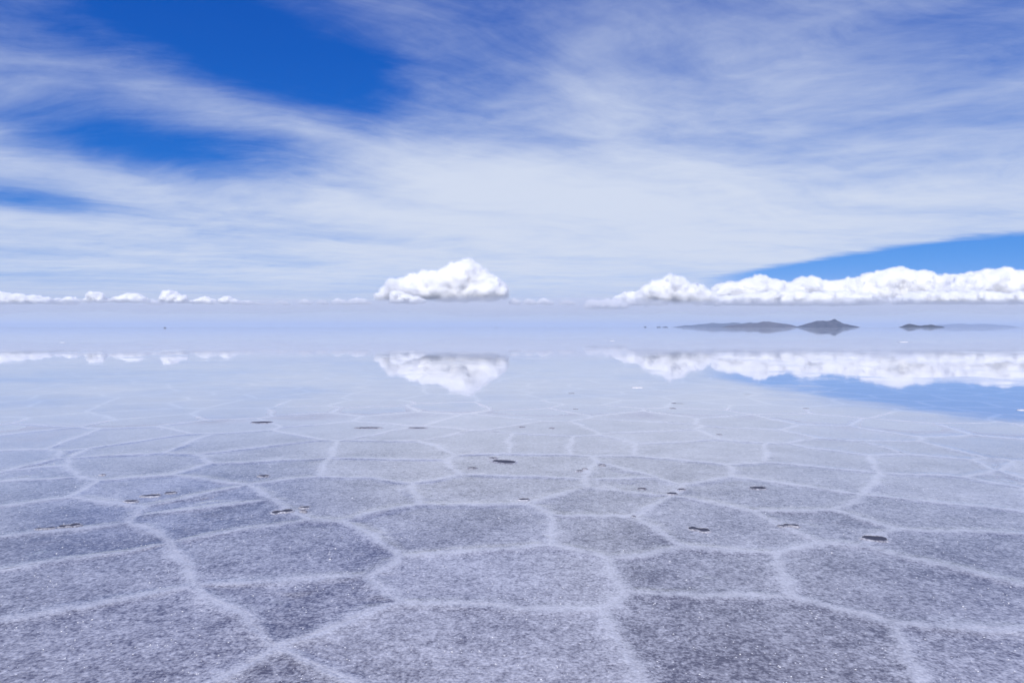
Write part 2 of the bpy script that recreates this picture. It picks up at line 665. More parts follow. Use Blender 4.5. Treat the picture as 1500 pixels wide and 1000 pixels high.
def wig(x, y):
    """the joints wander"""
    v = noise.noise_vector(Vector((x * 1.7, y * 1.7, 4.2))) * .075 + noise.noise_vector(Vector((x * 5.5, y * 5.5, 8.8))) * .020
    return x + v.x, y + v.y


def ground_z(x, y):
    """the flat dips by a few millimetres into the water further out"""
    d = math.hypot(x, y)
    t = min(1, max(0, (d - 6.5) / 12.0)); t = t * t * (3 - 2 * t)
    return 0.014 - 0.026 * t + .004 * noise.noise(Vector((x * .45, y * .45, .5)))


def ridge_h(w, x, y):
    k = .0055 + .003 * noise.noise(Vector((x * 2.1, y * 2.1, 1.5)))
    return k * math.exp(-(w / .075) ** 2) - .0012 * math.exp(-(w / .012) ** 2)


PT = np.random.default_rng(3).normal(0, .5, NS).clip(-1, 1)


def build_plate(i):
    """one plate: rim rings that follow the joints, then a slightly hollow middle"""
    P, border = POLY[i]
    d = math.hypot(*SD[i])
    step = .05 if d < 6 else .08 if d < 10 else .16 if d < 16 else .35 if d < 28 else 1.2
    insets = (0, .012, .03, .055, .085, .125, .18, .26) if d < 10 else (0, .03, .07, .12, .2) if d < 16 else (0, .07, .15) if d < 30 else (0, .14)
    B = []
    for a in range(len(P)):
        x0, y0, _ = P[a]; x1, y1, _ = P[(a + 1) % len(P)]
        # both neighbours must split the shared joint at the same points
        sw = (x0, y0) > (x1, y1)
        n = max(1, int(round(math.hypot(x1 - x0, y1 - y0) / step)))
        for k in range(n):
            f = k / n
            B.append(wig(x0 + f * (x1 - x0), y0 + f * (y1 - y0)))
    cx = sum(b[0] for b in B) / len(B); cy = sum(b[1] for b in B) / len(B)
    verts, att, faces = [], [], []
    m = len(B)
    rings = []
    for w in insets:
        rg = []
        for (x, y) in B:
            r_ = math.hypot(x - cx, y - cy)
            s = max(.3, 1 - w * 1.12 / max(r_, .05))
            px, py = cx + (x - cx) * s, cy + (y - cy) * s
            rg.append(len(verts))
            verts.append((px, py, ground_z(px, py) + ridge_h(w, px, py) + .0035 * math.exp(-(w / .09) ** 2) * noise.noise(Vector((px * 17, py * 17, 6.)))))
            att.append(.60 * math.exp(-(w / .042) ** 2) + .38 * math.exp(-(w / .16) ** 2))
        rings.append(rg)
    inner = []
    for (x, y) in B:
        px, py = cx + (x - cx) * .28, cy + (y - cy) * .28
        inner.append(len(verts)); verts.append((px, py, ground_z(px, py) - .001)); att.append(0)
    rings.append(inner)
    for ra, rb in zip(rings, rings[1:]):
        for k in range(m):
            faces.append((ra[k], ra[(k + 1) % m], rb[(k + 1) % m], rb[k]))
    c = len(verts); verts.append((cx, cy, ground_z(cx, cy) - .001)); att.append(0)
    for k in range(m):
        faces.append((inner[k], inner[(k + 1) % m], c))
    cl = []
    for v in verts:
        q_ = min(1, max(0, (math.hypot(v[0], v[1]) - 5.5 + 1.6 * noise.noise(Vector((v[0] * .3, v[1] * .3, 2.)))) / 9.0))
        cl.append(q_ * q_ * (3 - 2 * q_) + min(1, max(0, (math.hypot(v[0], v[1]) - 30) / 30.0)))  # amount of paling, rising with distance from the origin
    return verts, faces, dict(ridge=att, tone=[PT[i]] * len(verts), far_pale=cl)


# how large does each plate show in the photograph?
def shown(i):
    if POLY[i] is None: return 0
    x, y = SD[i]
    if y < .8: return 0
    d = y
    u, v = 750 + 1000 * x / d, 479.3 + 1000 * CAM_H / d
    if not (-260 < u < 1760 and v < 1180): return 0
    return 1.0 / d ** 3
order = sorted(range(NS), key=shown, reverse=True)
singles = [i for i in order[:290] if shown(i) > 0]
single_set = set(singles)

# the wide bed beneath everything, out to the horizon
rad = [0.0] + [8 * 1.6 ** k for k in range(19)]
rad = [r_ for r_ in rad if r_ < 44000] + [44000.0]
vb, fb = [(0, 0, -.035)], []
NSEG = 96
for r_ in rad[1:]:
    for k in range(NSEG):
        a = 2 * math.pi * k / NSEG
        vb.append((r_ * math.cos(a), r_ * math.sin(a), -.035))
for k in range(NSEG):
    fb.append((0, 1 + k, 1 + (k + 1) % NSEG))
for q_ in range(len(rad) - 2):
    b0, b1 = 1 + q_ * NSEG, 1 + (q_ + 1) * NSEG
    for k in range(NSEG):
        fb.append((b0 + k, b1 + k, b1 + (k + 1) % NSEG, b0 + (k + 1) % NSEG))
flat = new_obj('salt_flat', vb, fb, BED)
tag(flat, 'endless pale lavender salt flat cracked into polygons', kind='structure')
water = new_obj('water', [(x, y, 0.0) for x, y, z in vb], fb, WATER)
tag(water, 'thin mirror-still sheet of water over the salt', kind='structure')

for i in singles:
    v, f, a = build_plate(i)
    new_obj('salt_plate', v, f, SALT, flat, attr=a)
VV, FF, AA = [], [], dict(ridge=[], tone=[], far_pale=[])
for i in range(NS):
    if i in single_set or POLY[i] is None: continue
    v, f, a = build_plate(i)
    o_ = len(VV)
    VV += v
    for k in AA: AA[k] += list(a[k])
    FF += [tuple(q2 + o_ for q2 in t_) for t_ in f]
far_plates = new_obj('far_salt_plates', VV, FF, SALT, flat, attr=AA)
far_plates['kind'] = 'stuff'
print('plates', NS, 'single', len(singles), 'snapped', n_snap, 'far verts', len(VV))


# ------------------------------------------------------------------ height of the crust at a point
def crust(x, y):
    i = int(np.argmin(((SD - (x, y)) ** 2).sum(1) - WG))
    P = POLY[i][0]
    w = 9.
    for a in range(len(P)):
        x0, y0, _ = P[a]; x1, y1, _ = P[(a + 1) % len(P)]
        ex, ey = x1 - x0, y1 - y0
        f = max(0, min(1, ((x - x0) * ex + (y - y0) * ey) / (ex * ex + ey * ey + 1e-9)))
        w = min(w, math.hypot(x - x0 - f * ex, y - y0 - f * ey))
    return ground_z(x, y) + ridge_h(max(0, w - .03), x, y)


# ------------------------------------------------------------------ footprints
def footprint(px, py, wpx, tpx, ang, waist, label, seed, grp=None):
    """wpx / tpx: extent in the photograph, turned into metres at the distance of the ground there"""
    x0, y0 = ground(px, py)
    d = y0
    L = wpx * d / 1000.0
    W = max(.035, tpx * d * d / (1000 * CAM_H))
    W = min(W, L * .62)
    if waist: W = min(W, .15)
    root = empty('footprint', (x0, y0, crust(x0, y0)))
    rr = random.Random(seed)
    N = 40
    ca, sa = math.cos(R(ang)), math.sin(R(ang))
    out = []
    ph = rr.uniform(0, 6)
    for k in range(N):
        t = 2 * math.pi * k / N
        c, s = math.cos(t), math.sin(t)
        xx = L / 2 * (abs(c) ** .85) * (1 if c >= 0 else -1)
        yy = W / 2 * (abs(s) ** .8) * (1 if s >= 0 else -1)
        if waist:
            yy *= 1 - .55 * math.exp(-((xx / L + .04) / .16) ** 2) - .12 * (c < 0)
        else:
            yy *= 1 + .18 * c
        jag = 1 + .10 * noise.noise(Vector((c * 1.7 + seed, s * 1.7, ph))) + .05 * noise.noise(Vector((c * 5 + seed, s * 5, ph)))
        xx *= jag; yy *= jag
        out.append((xx * ca - yy * sa, xx * sa + yy * ca))
    # floor of dark wet mud
    verts = []; faces = []
    for s_ in (1.0, .66, .33):
        for (x, y) in out:
            gx, gy = x * s_, y * s_
            verts.append((gx, gy, crust(x0 + gx, y0 + gy) - root.location.z + .0055 + .0015 * noise.noise(Vector((gx * 40, gy * 40, seed)))))
    verts.append((0, 0, .0055))
    for q_ in range(2):
        for k in range(N):
            faces.append((q_ * N + k, q_ * N + (k + 1) % N, (q_ + 1) * N + (k + 1) % N, (q_ + 1) * N + k))
    for k in range(N):
        faces.append((2 * N + k, 2 * N + (k + 1) % N, 3 * N))
    new_obj('hollow', verts, faces, MUD, root)
    # lip of pushed-up salt
    rv, rf = [], []
    prof = ((.0, .0035), (.005, .010), (.013, .008), (.026, .002), (.036, -.004))
    for k, (x, y) in enumerate(out):
        l = math.hypot(x, y) + 1e-6
        nx, ny = x / l, y / l
        h = .75 + .5 * noise.noise(Vector((x * 25, y * 25, seed + 3.)))
        for off, z in prof:
            off *= min(1, .25 + L * 3)
            gx, gy = x + nx * off, y + ny * off
            rv.append((gx, gy, crust(x0 + gx, y0 + gy) - root.location.z + (z * h if z > 0 else z)))
    n = len(prof)
    for k in range(N):
        for q_ in range(n - 1):
            a, b = k * n + q_, ((k + 1) % N) * n + q_
            rf.append((a, a + 1, b + 1, b))
    new_obj('rim', rv, rf, SALT, root, attr={'ridge': [.3] * len(rv)})
    tag(root, label, 'footprint', grp or 'footprints broken through the salt crust')
    return root


G = 'footprints broken through the salt crust'
FAINT = 'small faint dark footprint hole far out among the salt plates'
FP = [
    (1024, 778, 32, 8.5, -33, 1, 'boot-shaped dark footprint with narrow waist and wide heel'),
    (1280, 792, 33, 8.0, -14, 0, 'largest dark footprint, a lone pointed oval across a pale ridge'),
    (1159, 772.5, 21, 5.0, -14, 1, 'dark sole print lying beside a smaller heel fragment'),
    (1145, 773.5, 11, 3.6, -14, 0, 'small dark heel fragment beside a dark sole print'),
    (1110, 717, 23, 3.6, 2, 0, 'slim lone footprint with a split pale rim'),
    (998, 720, 11, 6.0, 30, 0, 'short rounded dark heel hole at a ridge junction'),
    (984, 726, 15, 3.6, 12, 0, 'shallow curved toe print just below a rounded heel hole'),
    (940, 718, 11, 3.4, 6, 0, 'small grey oval hole lying short of the ridge junction with two prints'),
    (928, 759, 5, 2.0, 0, 0, 'tiny black hole at the bend of a pale salt ridge'),
    (767, 734, 15, 4.0, 2, 0, 'small double-edged print beside a bend in a pale ridge'),
    (738, 677.5, 35, 4.0, -24, 0, 'long straight dark slit crossing the middle of a plate'),
    (722, 672, 12, 2.6, -4, 0, 'short dark dash above a long straight slit'),
    (692, 687, 12, 2.8, 2, 0, 'short dark oval near the corner of a plate beside a long slit'),
    (848, 691.5, 9, 2.6, 4, 0, 'small grey print with a tinier one beside it'),
    (857, 689, 7, 2.0, 4, 0, 'tiny grey mark trailing a small grey print'),
    (882, 683, 9, 2.4, 14, 0, 'small lone grey mark on the plate beyond two paired marks'),
    (414, 752, 29, 5.0, 20, 1, 'long dark boot print on a blue tinted plate'),
    (446, 745.5, 14, 3.0, 14, 0, 'ragged dark patch ahead of a long boot print'),
    (444, 751.5, 9, 2.6, -8, 0, 'small dark chip under a ragged dark patch'),
    (192, 737, 18, 3.6, -4, 0, 'short blunt dark hole at the corner of a blue tinted plate'),
    (221, 728.5, 26, 3.0, 8, 0, 'thin streak of a print leading towards a broken curved one'),
    (250, 724, 14, 3.4, 20, 0, 'broken curved print at the end of a thin streak'),
    (102, 773, 27, 4.6, 22, 1, 'dark sole print lying on a ridge ahead of a thinner one'),
    (66, 777, 24, 3.0, 14, 1, 'thin dark sole print lying on a ridge behind a bolder one'),
    (150, 697, 8, 2.0, 0, 0, 'tiny brownish mark just past a ridge on a blue plate'),
    (386, 699, 16, 2.8, 0, 0, 'faint outlined print near the meeting of three ridges'),
    (383, 619, 30, 2.2, -6, 0, 'broad dark puddle-like print in the blue reflection'),
    (540, 627, 37, 1.3, 0, 0, 'longest thin dark slit on a pale plate'),
    (612, 627.3, 25, 1.1, 0, 0, 'thin dark slit on the plate next to the longest one'),
    (765, 626, 8, 1.8, 0, 0, FAINT), (808, 627.5, 7, 1.8, 0, 0, FAINT), (1053, 637, 7, 1.8, 0, 0, FAINT),
    (992, 590.5, 15, 1.6, -4, 0, FAINT), (985, 598, 9, 1.6, 0, 0, FAINT), (843, 599, 7, 1.6, 0, 0, FAINT),
    (837, 576, 8, 1.3, 0, 0, FAINT), (1095, 577, 10, 1.3, 0, 0, FAINT), (1180, 598, 7, 1.6, 0, 0, FAINT),
]
for n_, (px, py, w, t_, a, wa, lab) in enumerate(FP):
    footprint(px, py, w, t_, a, wa, lab, n_ * 1.37 + .5)


# ------------------------------------------------------------------ small crusts of white salt above the water
def salt_lump(px, py, wpx, label, seed):
    x0, y0 = ground(px, py)
    L = wpx * y0 / 1000.0
    W = L * .55
    N, verts, faces = 22, [], []
    rr = random.Random(seed)
    H = L * .055
    for q_, s_ in enumerate((1.0, .9, .7, .4)):
        for k in range(N):
            t = 2 * math.pi * k / N
            j_ = 1 + .25 * noise.noise(Vector((math.cos(t) * 1.6 + seed, math.sin(t) * 1.6, q_ * .1)))
            z = (-.01, H * .6, H * .95, H * (1 + .2 * rr.random()))[q_]
            verts.append((L / 2 * s_ * math.cos(t) * j_, W / 2 * s_ * math.sin(t) * j_, z))
    verts.append((0, 0, H * 1.05))
    for q_ in range(3):
        for k in range(N):
            faces.append((q_ * N + k, q_ * N + (k + 1) % N, (q_ + 1) * N + (k + 1) % N, (q_ + 1) * N + k))
    for k in range(N):
        faces.append((3 * N + k, 3 * N + (k + 1) % N, 4 * N))
    o = new_obj('salt_crust_patch', verts, faces, WHITE)
    o.location = (x0, y0, 0)
    tag(o, label, 'salt patch', 'dry white salt patches standing out of the water')


WHITE = plain('dry_white_salt', (.56, .56, .59), .9)
salt_lump(933, 567.5, 18, 'thin bright white salt patch standing out of the still water', 1.2)
salt_lump(1324, 501, 12, 'tiny white salt patch in the mirror below the low dark island', 2.2)
salt_lump(1497, 600.5, 16, 'white salt patch in the blue reflection of the open sky', 3.2)
salt_lump(897, 499.2, 7, 'white salt speck far out under the reflected bank of clouds', 4.2)
salt_lump(92, 501.5, 7, 'white salt speck far out under the row of small clouds', 5.2)

# ------------------------------------------------------------------ loose salt crumbs in the foreground
def crumbs(n):
    V_, F_ = [], []
    base = [(1, 0, 0), (-.5, .87, 0), (-.5, -.87, 0), (0, 0, .8)]
    m = 0
    while m < n:
        d = 2.4 + 6.5 * random.random() ** 1.4
        x = random.uniform(-1, 1) * (d * .82 + .3)
        if noise.noise(Vector((x * 2.6, d * 2.6, 3))) + random.uniform(-.5, .5) < -.05: continue
        s = random.uniform(.002, .005) * (1.4 if random.random() < .06 else 1)
        z = ground_z(x, d) + .0012
        a = random.random() * 6.28
        o_ = len(V_)
        for bx, by, bz in base:
            j_ = random.uniform(.7, 1.3)
            V_.append((x + s * j_ * (bx * math.cos(a) - by * math.sin(a)) * 1.25, d + s * j_ * (bx * math.sin(a) + by * math.cos(a)), z + bz * s * j_ * .8))
        F_ += [(o_, o_ + 1, o_ + 3), (o_ + 1, o_ + 2, o_ + 3), (o_ + 2, o_, o_ + 3)]
        m += 1
    return V_, F_


CR = plain('salt_crystal', (.66, .67, .72), .45)
v, f = crumbs(3500)
o = new_obj('salt_crumbs', v, f, CR, flat, smooth_shade=False)
o['kind'] = 'stuff'


# ------------------------------------------------------------------ far hills and islands
def hill(name, prof, dist, depth, mat, label, seed, rough=.45, kind='structure'):
    xs = [p[0] for p in prof]
    n = 120
    m = 34
    verts, faces = [], []
    for i in range(n + 1):
        px = xs[0] + (xs[-1] - xs[0]) * i / n
        py = float(np.interp(px, xs, [p[1] for p in prof]))
        H = max(0, (479.6 - py) / 1000.0 * dist) * 1.1
        x = (px - 750) / 1000.0 * dist
        e = i / n
        wid = depth * (math.sin(math.pi * min(max(e, .02), .98)) ** .5)
        for k in range(m + 1):
            t = -1 + 2 * k / m
            y = dist + wid * t
            s = max(0, 1 - abs(t) ** 1.5)
            nz = noise.fractal(Vector((x / depth * 2.2, y / depth * 2.2, seed)), 1.0, 2.1, 6)
            rdg = 1 - abs(noise.noise(Vector((x / depth * 3.1 + 5, y / depth * .9, seed + 2.))))
            z = H * s ** .85 * (1 - rough * .55 + rough * (rdg - .45) + rough * .8 * nz * (1 - s * .4))
            verts.append((x, y, z - (.6 if (k in (0, m) or i in (0, n)) else .0)))
    for i in range(n):
        for k in range(m):
            a = i * (m + 1) + k
            faces.append((a, a + m + 1, a + m + 2, a + 1))
    o = new_obj(name, verts, faces, mat)
    tag(o, label, kind=kind)
    return o


ROCK_B = rock_material('brown_rock', (.05, .040, .042), (.10, .08, .078), .006)
ROCK_G = rock_material('hazed_scrub_rock', (.016, .018, .028), (.060, .055, .064), .012)  # bluish cast of the distant haze is mixed into the rock colour
ROCK_D = rock_material('dark_rock', (.018, .018, .018), (.04, .038, .034), .03)
hill('hill', [(1054, 480), (1066, 477), (1080, 475.5), (1095, 474.5), (1108, 473.2), (1115, 471.4), (1122, 470.4), (1130, 472),
              (1138, 473.2), (1148, 474.6), (1156, 475.6), (1163, 478), (1169, 480)], 15000, 700, ROCK_B,
     'brownish rounded hill joined to the end of the long blue range', 3.0)
hill('hill', [(984, 480), (993, 478.2), (1004, 476.8), (1020, 475.2), (1032, 475.2), (1045, 473.4), (1058, 474.2), (1068, 474),
              (1080, 473.2), (1095, 472.4), (1110, 473), (1130, 473.6), (1150, 474.2), (1160, 476.6), (1168, 479.6)], 24000, 1500, ROCK_G,
     'long low bluish range of hills tapering to a thin point', 9.0)
hill('hill', [(1164, 480), (1172, 478), (1180, 476), (1190, 472), (1198, 469.6), (1204, 468), (1210, 468.8), (1217, 468.2), (1224, 471),
              (1232, 474.4), (1240, 475.4), (1247, 475.8), (1252, 478), (1258, 480)], 12000, 480, ROCK_G,
     'tallest dark blue hill, a lone double-topped island mirrored in the water', 14.0)
hill('island', [(1316, 480), (1322, 477.6), (1328, 475.6), (1334, 474.8), (1341, 476), (1349, 477.4), (1356, 476.4), (1362, 475.6),
                (1369, 477.2), (1376, 477.4), (1384, 480)], 9500, 170, ROCK_D,
     'low dark knobbly island floating apart from the hills', 21.0, .4)
hill('ridge', [(1352, 479), (1368, 477), (1385, 475.4), (1402, 474.4), (1420, 475.2), (1440, 474.8), (1458, 475.8), (1472, 477.2), (1490, 479.4)],
     38000, 1800, ROCK_G, 'palest far ridge almost lost in haze behind the low dark island', 27.0)
for px, hw, lab in ((945, 3, 'single tiny dark islet furthest out from the hills'), (965, 5, 'tiny flat islet beside a slightly longer one'),
                    (974, 6, 'slightly longer flat islet next to the hill range')):
    hill('islet', [(px - hw, 480), (px - hw * .4, 478.4), (px + hw * .3, 478.2), (px + hw, 480)], 18000, 60, ROCK_D, lab, px * .1)


# ------------------------------------------------------------------ two far-off cars on the water
GLASS = plain('car_glass', (.03, .035, .04), .15)
TYRE = plain('tyre', (.02, .02, .02), .9)
def car(px, dist, rz, paint, label):
    root = empty('off_road_car', ((px - 750) / 1000 * dist, dist, 0.0), rz)
    def prism(name, prof, hw, mat, taper=1.0, parent=root):
        n = len(prof)
        vs = [(x, -hw * (taper if z > 1.1 else 1), z) for x, z in prof] + [(x, hw * (taper if z > 1.1 else 1), z) for x, z in prof]
        fs = [tuple(range(n))[::-1], tuple(range(n, 2 * n))] + [(k, (k + 1) % n, n + (k + 1) % n, n + k) for k in range(n)]
        return new_obj(name, vs, fs, mat, parent, smooth_shade=False)
    prism('body', [(-2.3, .5), (-2.35, 1.05), (-2.2, 1.1), (.75, 1.1), (2.1, 1.0), (2.3, .85), (2.3, .5)], .9, paint)
    prism('cabin', [(-2.15, 1.1), (-2.0, 1.85), (.1, 1.85), (.75, 1.1)], .86, GLASS, .88)
    prism('roof', [(-2.05, 1.85), (-1.95, 1.92), (.05, 1.92), (.15, 1.85)], .78, paint)
    for wx in (-1.4, 1.4):
        for s in (-1, 1):
            vs, fs = [], []
            for k in range(16):
                t = 2 * math.pi * k / 16
                vs += [(wx + .38 * math.cos(t), s * .68, .38 + .38 * math.sin(t)), (wx + .38 * math.cos(t), s * .93, .38 + .38 * math.sin(t))]
            for k in range(16):
                a, b = 2 * k, 2 * ((k + 1) % 16)
                fs.append((a, a + 1, b + 1, b))
            fs += [tuple(range(0, 32, 2)), tuple(range(1, 32, 2))]
            new_obj('wheel', vs, fs, TYRE, root, smooth_shade=False)
    tag(root, label, 'car', 'cars far out on the flooded salt')
car(242, 1500, R(12), plain('dark_paint', (.04, .045, .06), .35), 'dark speck of an off-road car far out below the row of small clouds')
car(727, 2300, R(20), plain('grey_paint', (.12, .13, .16), .35), 'faint grey speck of a car far out below the big lone cloud')


# ------------------------------------------------------------------ cumulus clouds
CLOUD, WISP = cloud_material('cumulus', 1.1e-2, 1500.0), cloud_material('cumulus_wisps', 1.0e-3, 1200.0)
CLOUD_S, WISP_S = cloud_material('small_cumulus', 2.2e-2, 520.0), cloud_material('small_cumulus_wisps', 5.5e-3, 420.0)
tex_b = bpy.data.textures.new('billow_large', 'VORONOI'); tex_b.noise_scale = 1.4; tex_b.distance_metric = 'DISTANCE'
tex_s = bpy.data.textures.new('billow_small', 'VORONOI'); tex_s.noise_scale = .5
tex_n = bpy.data.textures.new('fray', 'CLOUDS'); tex_n.noise_scale = 1.1; tex_n.noise_depth = 4


def cumulus(prof, base_py, dist, seed, label, grp, voxel=.06, thin=False, depth=None, lump=1.0):
    """prof: outline of the top in the photograph (px, py); built in kilometres at its own distance, then scaled"""
    rr = random.Random(seed)
    k = dist / 1000.0 / 1000.0                       # km per photograph pixel
    xs = [p[0] for p in prof]
    xc = (xs[0] + xs[-1]) / 2
    width = (xs[-1] - xs[0]) * k
    zb = (479.3 - base_py) * k
    bm = bmesh.new()
    tmpl = bmesh.new(); bmesh.ops.create_icosphere(tmpl, subdivisions=2, radius=1)
    tv = [v.co.copy() for v in tmpl.verts]; tf = [[v.index for v in f.verts] for f in tmpl.faces]; tmpl.free()
    Vs, Fs = [], []
    dep = depth if depth else max(1.2, min(5.0, width * .35))

    sc0 = min(1.0, max((base_py - p[1]) for p in prof) * k / 2.2)

    def ball(x, y, z, r_):
        o_ = len(Vs)
        for v in tv:
            zz = z + v.z * r_
            Vs.append((x + v.x * r_, y + v.y * r_, max(zz, zb - .05 + .55 * sc0 * noise.noise(Vector(((x + v.x * r_) * 1.2, (y + v.y * r_) * 1.2, seed))))))
        Fs.extend([[q_ + o_ for q_ in f] for f in tf])
    x = xs[0]
    hmax = max((base_py - p[1]) for p in prof) * k
    while x <= xs[-1]:
        top = (base_py - float(np.interp(x, xs, [p[1] for p in prof]))) * k
        if top > .12:
            r_ = min(top * .42, hmax * .30) * rr.uniform(.75, 1.1) * lump
            r_ = max(r_, .12)
            # stack from the base to the outline
            for yy in (-.35, .0, .35):
                z = r_ * .6
                while z < top - r_ * .9:
                    ball((x - xc) * k + rr.uniform(-.3, .3) * r_, yy * dep + rr.uniform(-.3, .3) * dep * .4, zb + z, r_ * rr.uniform(.85, 1.25))
                    z += r_ * .9
                ball((x - xc) * k, yy * dep * .6 + rr.uniform(-.2, .2) * dep, zb + max(top - r_ * (1.0 + .55 * abs(yy) * 2 * rr.random()), r_ * .4), r_)
            # small knobs near the rim and front
            for _ in range(4):
                r2 = r_ * rr.uniform(.3, .55)
                ball((x - xc) * k + rr.uniform(-1, 1) * r_, -dep * .4 * rr.random(), zb + rr.uniform(.15, .98) * top - r2, r2)
            x += r_ / k * .62
        else:
            x += 1.0
    bm.free()
    if not Vs: return
    me = bpy.data.meshes.new('cumulus_raw'); me.from_pydata(Vs, [], Fs)
    ob = bpy.data.objects.new('cumulus_raw', me); col.objects.link(ob)
    ob.location = (seed * 3.17, seed * 1.3, 0)       # so that each cloud reads another piece of the texture
    md = ob.modifiers.new('r', 'REMESH'); md.mode = 'VOXEL'; md.voxel_size = voxel; md.use_smooth_shade = True
    sm = ob.modifiers.new('s', 'SMOOTH'); sm.factor = .5; sm.iterations = 3
    sc_ = min(1.0, hmax / 2.2)
    tex_b.noise_scale, tex_n.noise_scale, tex_s.noise_scale = (v_ * max(.3, sc_) for v_ in (1.4, 1.1, .5))
    for tx, st in ((tex_b, -.55), (tex_n, .55), (tex_s, -.30)):
        dm = ob.modifiers.new('d', 'DISPLACE'); dm.texture = tx; dm.strength = st * sc_; dm.mid_level = .35 if tx is not tex_n else .5
        dm.texture_coords = 'GLOBAL'

    def bake(mat, name, veil=0.0):
        m2 = bpy.data.meshes.new_from_object(ob.evaluated_get(bpy.context.evaluated_depsgraph_get()))
        m2.name = name
        m2.materials.clear(); m2.materials.append(mat)
        m2.shade_smooth()
        co = np.empty(len(m2.vertices) * 3, np.float32); m2.vertices.foreach_get('co', co)
        at = m2.attributes.new('up', 'FLOAT', 'POINT')
        at.data.foreach_set('value', ((co[2::3] - zb) / max(.35, sc_)).astype(np.float32))
        if veil:
            a2 = m2.attributes.new('veil', 'FLOAT', 'POINT')
            a2.data.foreach_set('value', np.full(len(m2.vertices), veil, np.float32))
        m2.transform(Matrix.Scale(1000.0, 4) @ Matrix.Translation((0, 0, -(zb - .1))))
        o = bpy.data.objects.new(name, m2); col.objects.link(o)
        return o
    small = hmax < 1.9
    cm, wm = (CLOUD_S, WISP_S) if small else (CLOUD, WISP)
    o = bake(wm if thin else cm, 'cumulus_cloud')
    o.location = ((xc - 750) / 1000.0 * dist, dist, (zb - .1) * 1000.0)
    # thin vapour round the body: a few ragged shells, each fainter than the last
    md.voxel_size = voxel * 1.5
    grow = ob.modifiers.new('g', 'DISPLACE'); grow.mid_level = 0
    for off, veil in ((.16, 0),):
        grow.strength = off * max(.35, sc_)
        w_ = bake(wm, 'wisps', veil); w_.parent = o
    bpy.data.objects.remove(ob); bpy.data.meshes.remove(me)
    tag(o, label, 'cloud', grp)
    return o


GC = 'cumulus clouds along the horizon'
cumulus([(562, 430), (572, 415), (585, 408), (602, 402), (625, 397), (645, 393), (660, 388), (672, 385), (682, 380), (692, 381), (699, 388),
         (706, 397), (716, 401), (722, 407), (728, 405), (736, 413), (742, 425), (741, 438), (735, 446)], 446, 62000, 1,
        'big lone cumulus cloud with a domed top', GC, voxel=.07)
cumulus([(574, 436), (580, 424), (590, 428), (605, 434), (622, 437)], 446, 57000, 2,
        'small bright cloud in front of the big lone cumulus', GC, voxel=.07)
cumulus([(858, 446), (866, 438), (880, 440), (893, 438), (905, 440), (916, 444), (920, 452)], 453, 60000, 3,
        'small flat cloud beside the bank, apart from its end', GC)
cumulus([(935, 440), (945, 420), (960, 412), (975, 410), (985, 403), (995, 403), (1005, 410), (1015, 415), (1030, 420), (1040, 432), (1042, 446)],
        450, 60000, 4, 'upright puffy cumulus at the end of the long bank', GC)
cumulus([(1042, 430), (1055, 416), (1075, 412), (1095, 408), (1115, 405), (1130, 409), (1145, 413), (1165, 409), (1190, 407), (1215, 411),
         (1240, 408), (1262, 404), (1282, 398), (1300, 393), (1320, 390), (1335, 395), (1352, 394), (1368, 402), (1385, 408), (1400, 412)],
        448, 72000, 5, 'long cumulus bank with a pair of raised heads', GC, voxel=.095, depth=4)
cumulus([(1040, 440), (1060, 433), (1090, 430), (1120, 428), (1150, 426), (1180, 430), (1215, 427), (1245, 430), (1270, 436), (1282, 444)],
        448, 60000, 6, 'lower bright shelf of cloud in front of the long bank', GC, voxel=.085)
cumulus([(1385, 418), (1400, 404), (1420, 397), (1440, 392), (1465, 394), (1490, 397), (1515, 393), (1545, 398), (1580, 408), (1610, 425)],
        446, 66000, 7, 'broad cumulus mass beyond the end of the long bank', GC, voxel=.095)
cumulus([(1320, 436), (1345, 426), (1370, 428), (1400, 430), (1430, 426), (1465, 430), (1500, 426), (1540, 434)],
        446, 58000, 8, 'ragged low cloud in front of the broad cumulus mass', GC, voxel=.085)
cumulus([(-40, 436), (-15, 428), (0, 426), (14, 430), (26, 436), (40, 430), (55, 433), (68, 438), (80, 436), (84, 446)], 446, 62000, 9,
        'chain of joined puffs at the open end of the small-cloud row', GC)
cumulus([(92, 440), (98, 435), (106, 434), (113, 438), (119, 445)], 445, 62000, 10, 'faint little puff between the chain and the curved puffs', GC)
cumulus([(120, 443), (128, 434), (137, 427), (146, 429), (153, 437), (161, 443)], 444, 62000, 11, 'hooked puff in the row of small clouds', GC)
cumulus([(160, 438), (172, 435), (185, 431), (198, 429), (210, 433), (216, 439), (225, 443)], 444, 63000, 12, 'flat-based bright pancake puff in the row of small clouds', GC)
cumulus([(236, 442), (242, 429), (250, 424), (260, 428), (270, 434), (277, 439), (284, 445)], 445, 61000, 13, 'tallest puff in the row of small clouds', GC)
cumulus([(282, 441), (292, 436), (302, 434), (312, 438), (320, 445)], 446, 63000, 14, 'dim low tail behind the tallest small puff', GC)
cumulus([(321, 443), (328, 433), (337, 434), (346, 438), (360, 444)], 446, 62000, 15, 'compact bright puff with a short tail', GC)
cumulus([(82, 444), (88, 440), (96, 439), (104, 441), (116, 444)], 447, 66000, 31, 'low grey puff tucked between the joined chain and the faint puff', GC, voxel=.05)
cumulus([(214, 444), (222, 438), (230, 440), (238, 444)], 447, 66000, 32, 'low puff bridging the pancake puff and the tallest puff', GC, voxel=.05)
cumulus([(352, 444), (362, 440), (372, 442), (384, 444), (400, 445)], 447, 66000, 33, 'long low scrap of cloud trailing the compact bright puff', GC, voxel=.05)
cumulus([(896, 440), (910, 432), (925, 427), (940, 424), (955, 428), (970, 436)], 448, 74000, 34, 'faint hazy puff melting into the upright cumulus', GC, thin=True)
TINY = 'tiny low puff of cloud between the small-cloud row and the big cumulus'
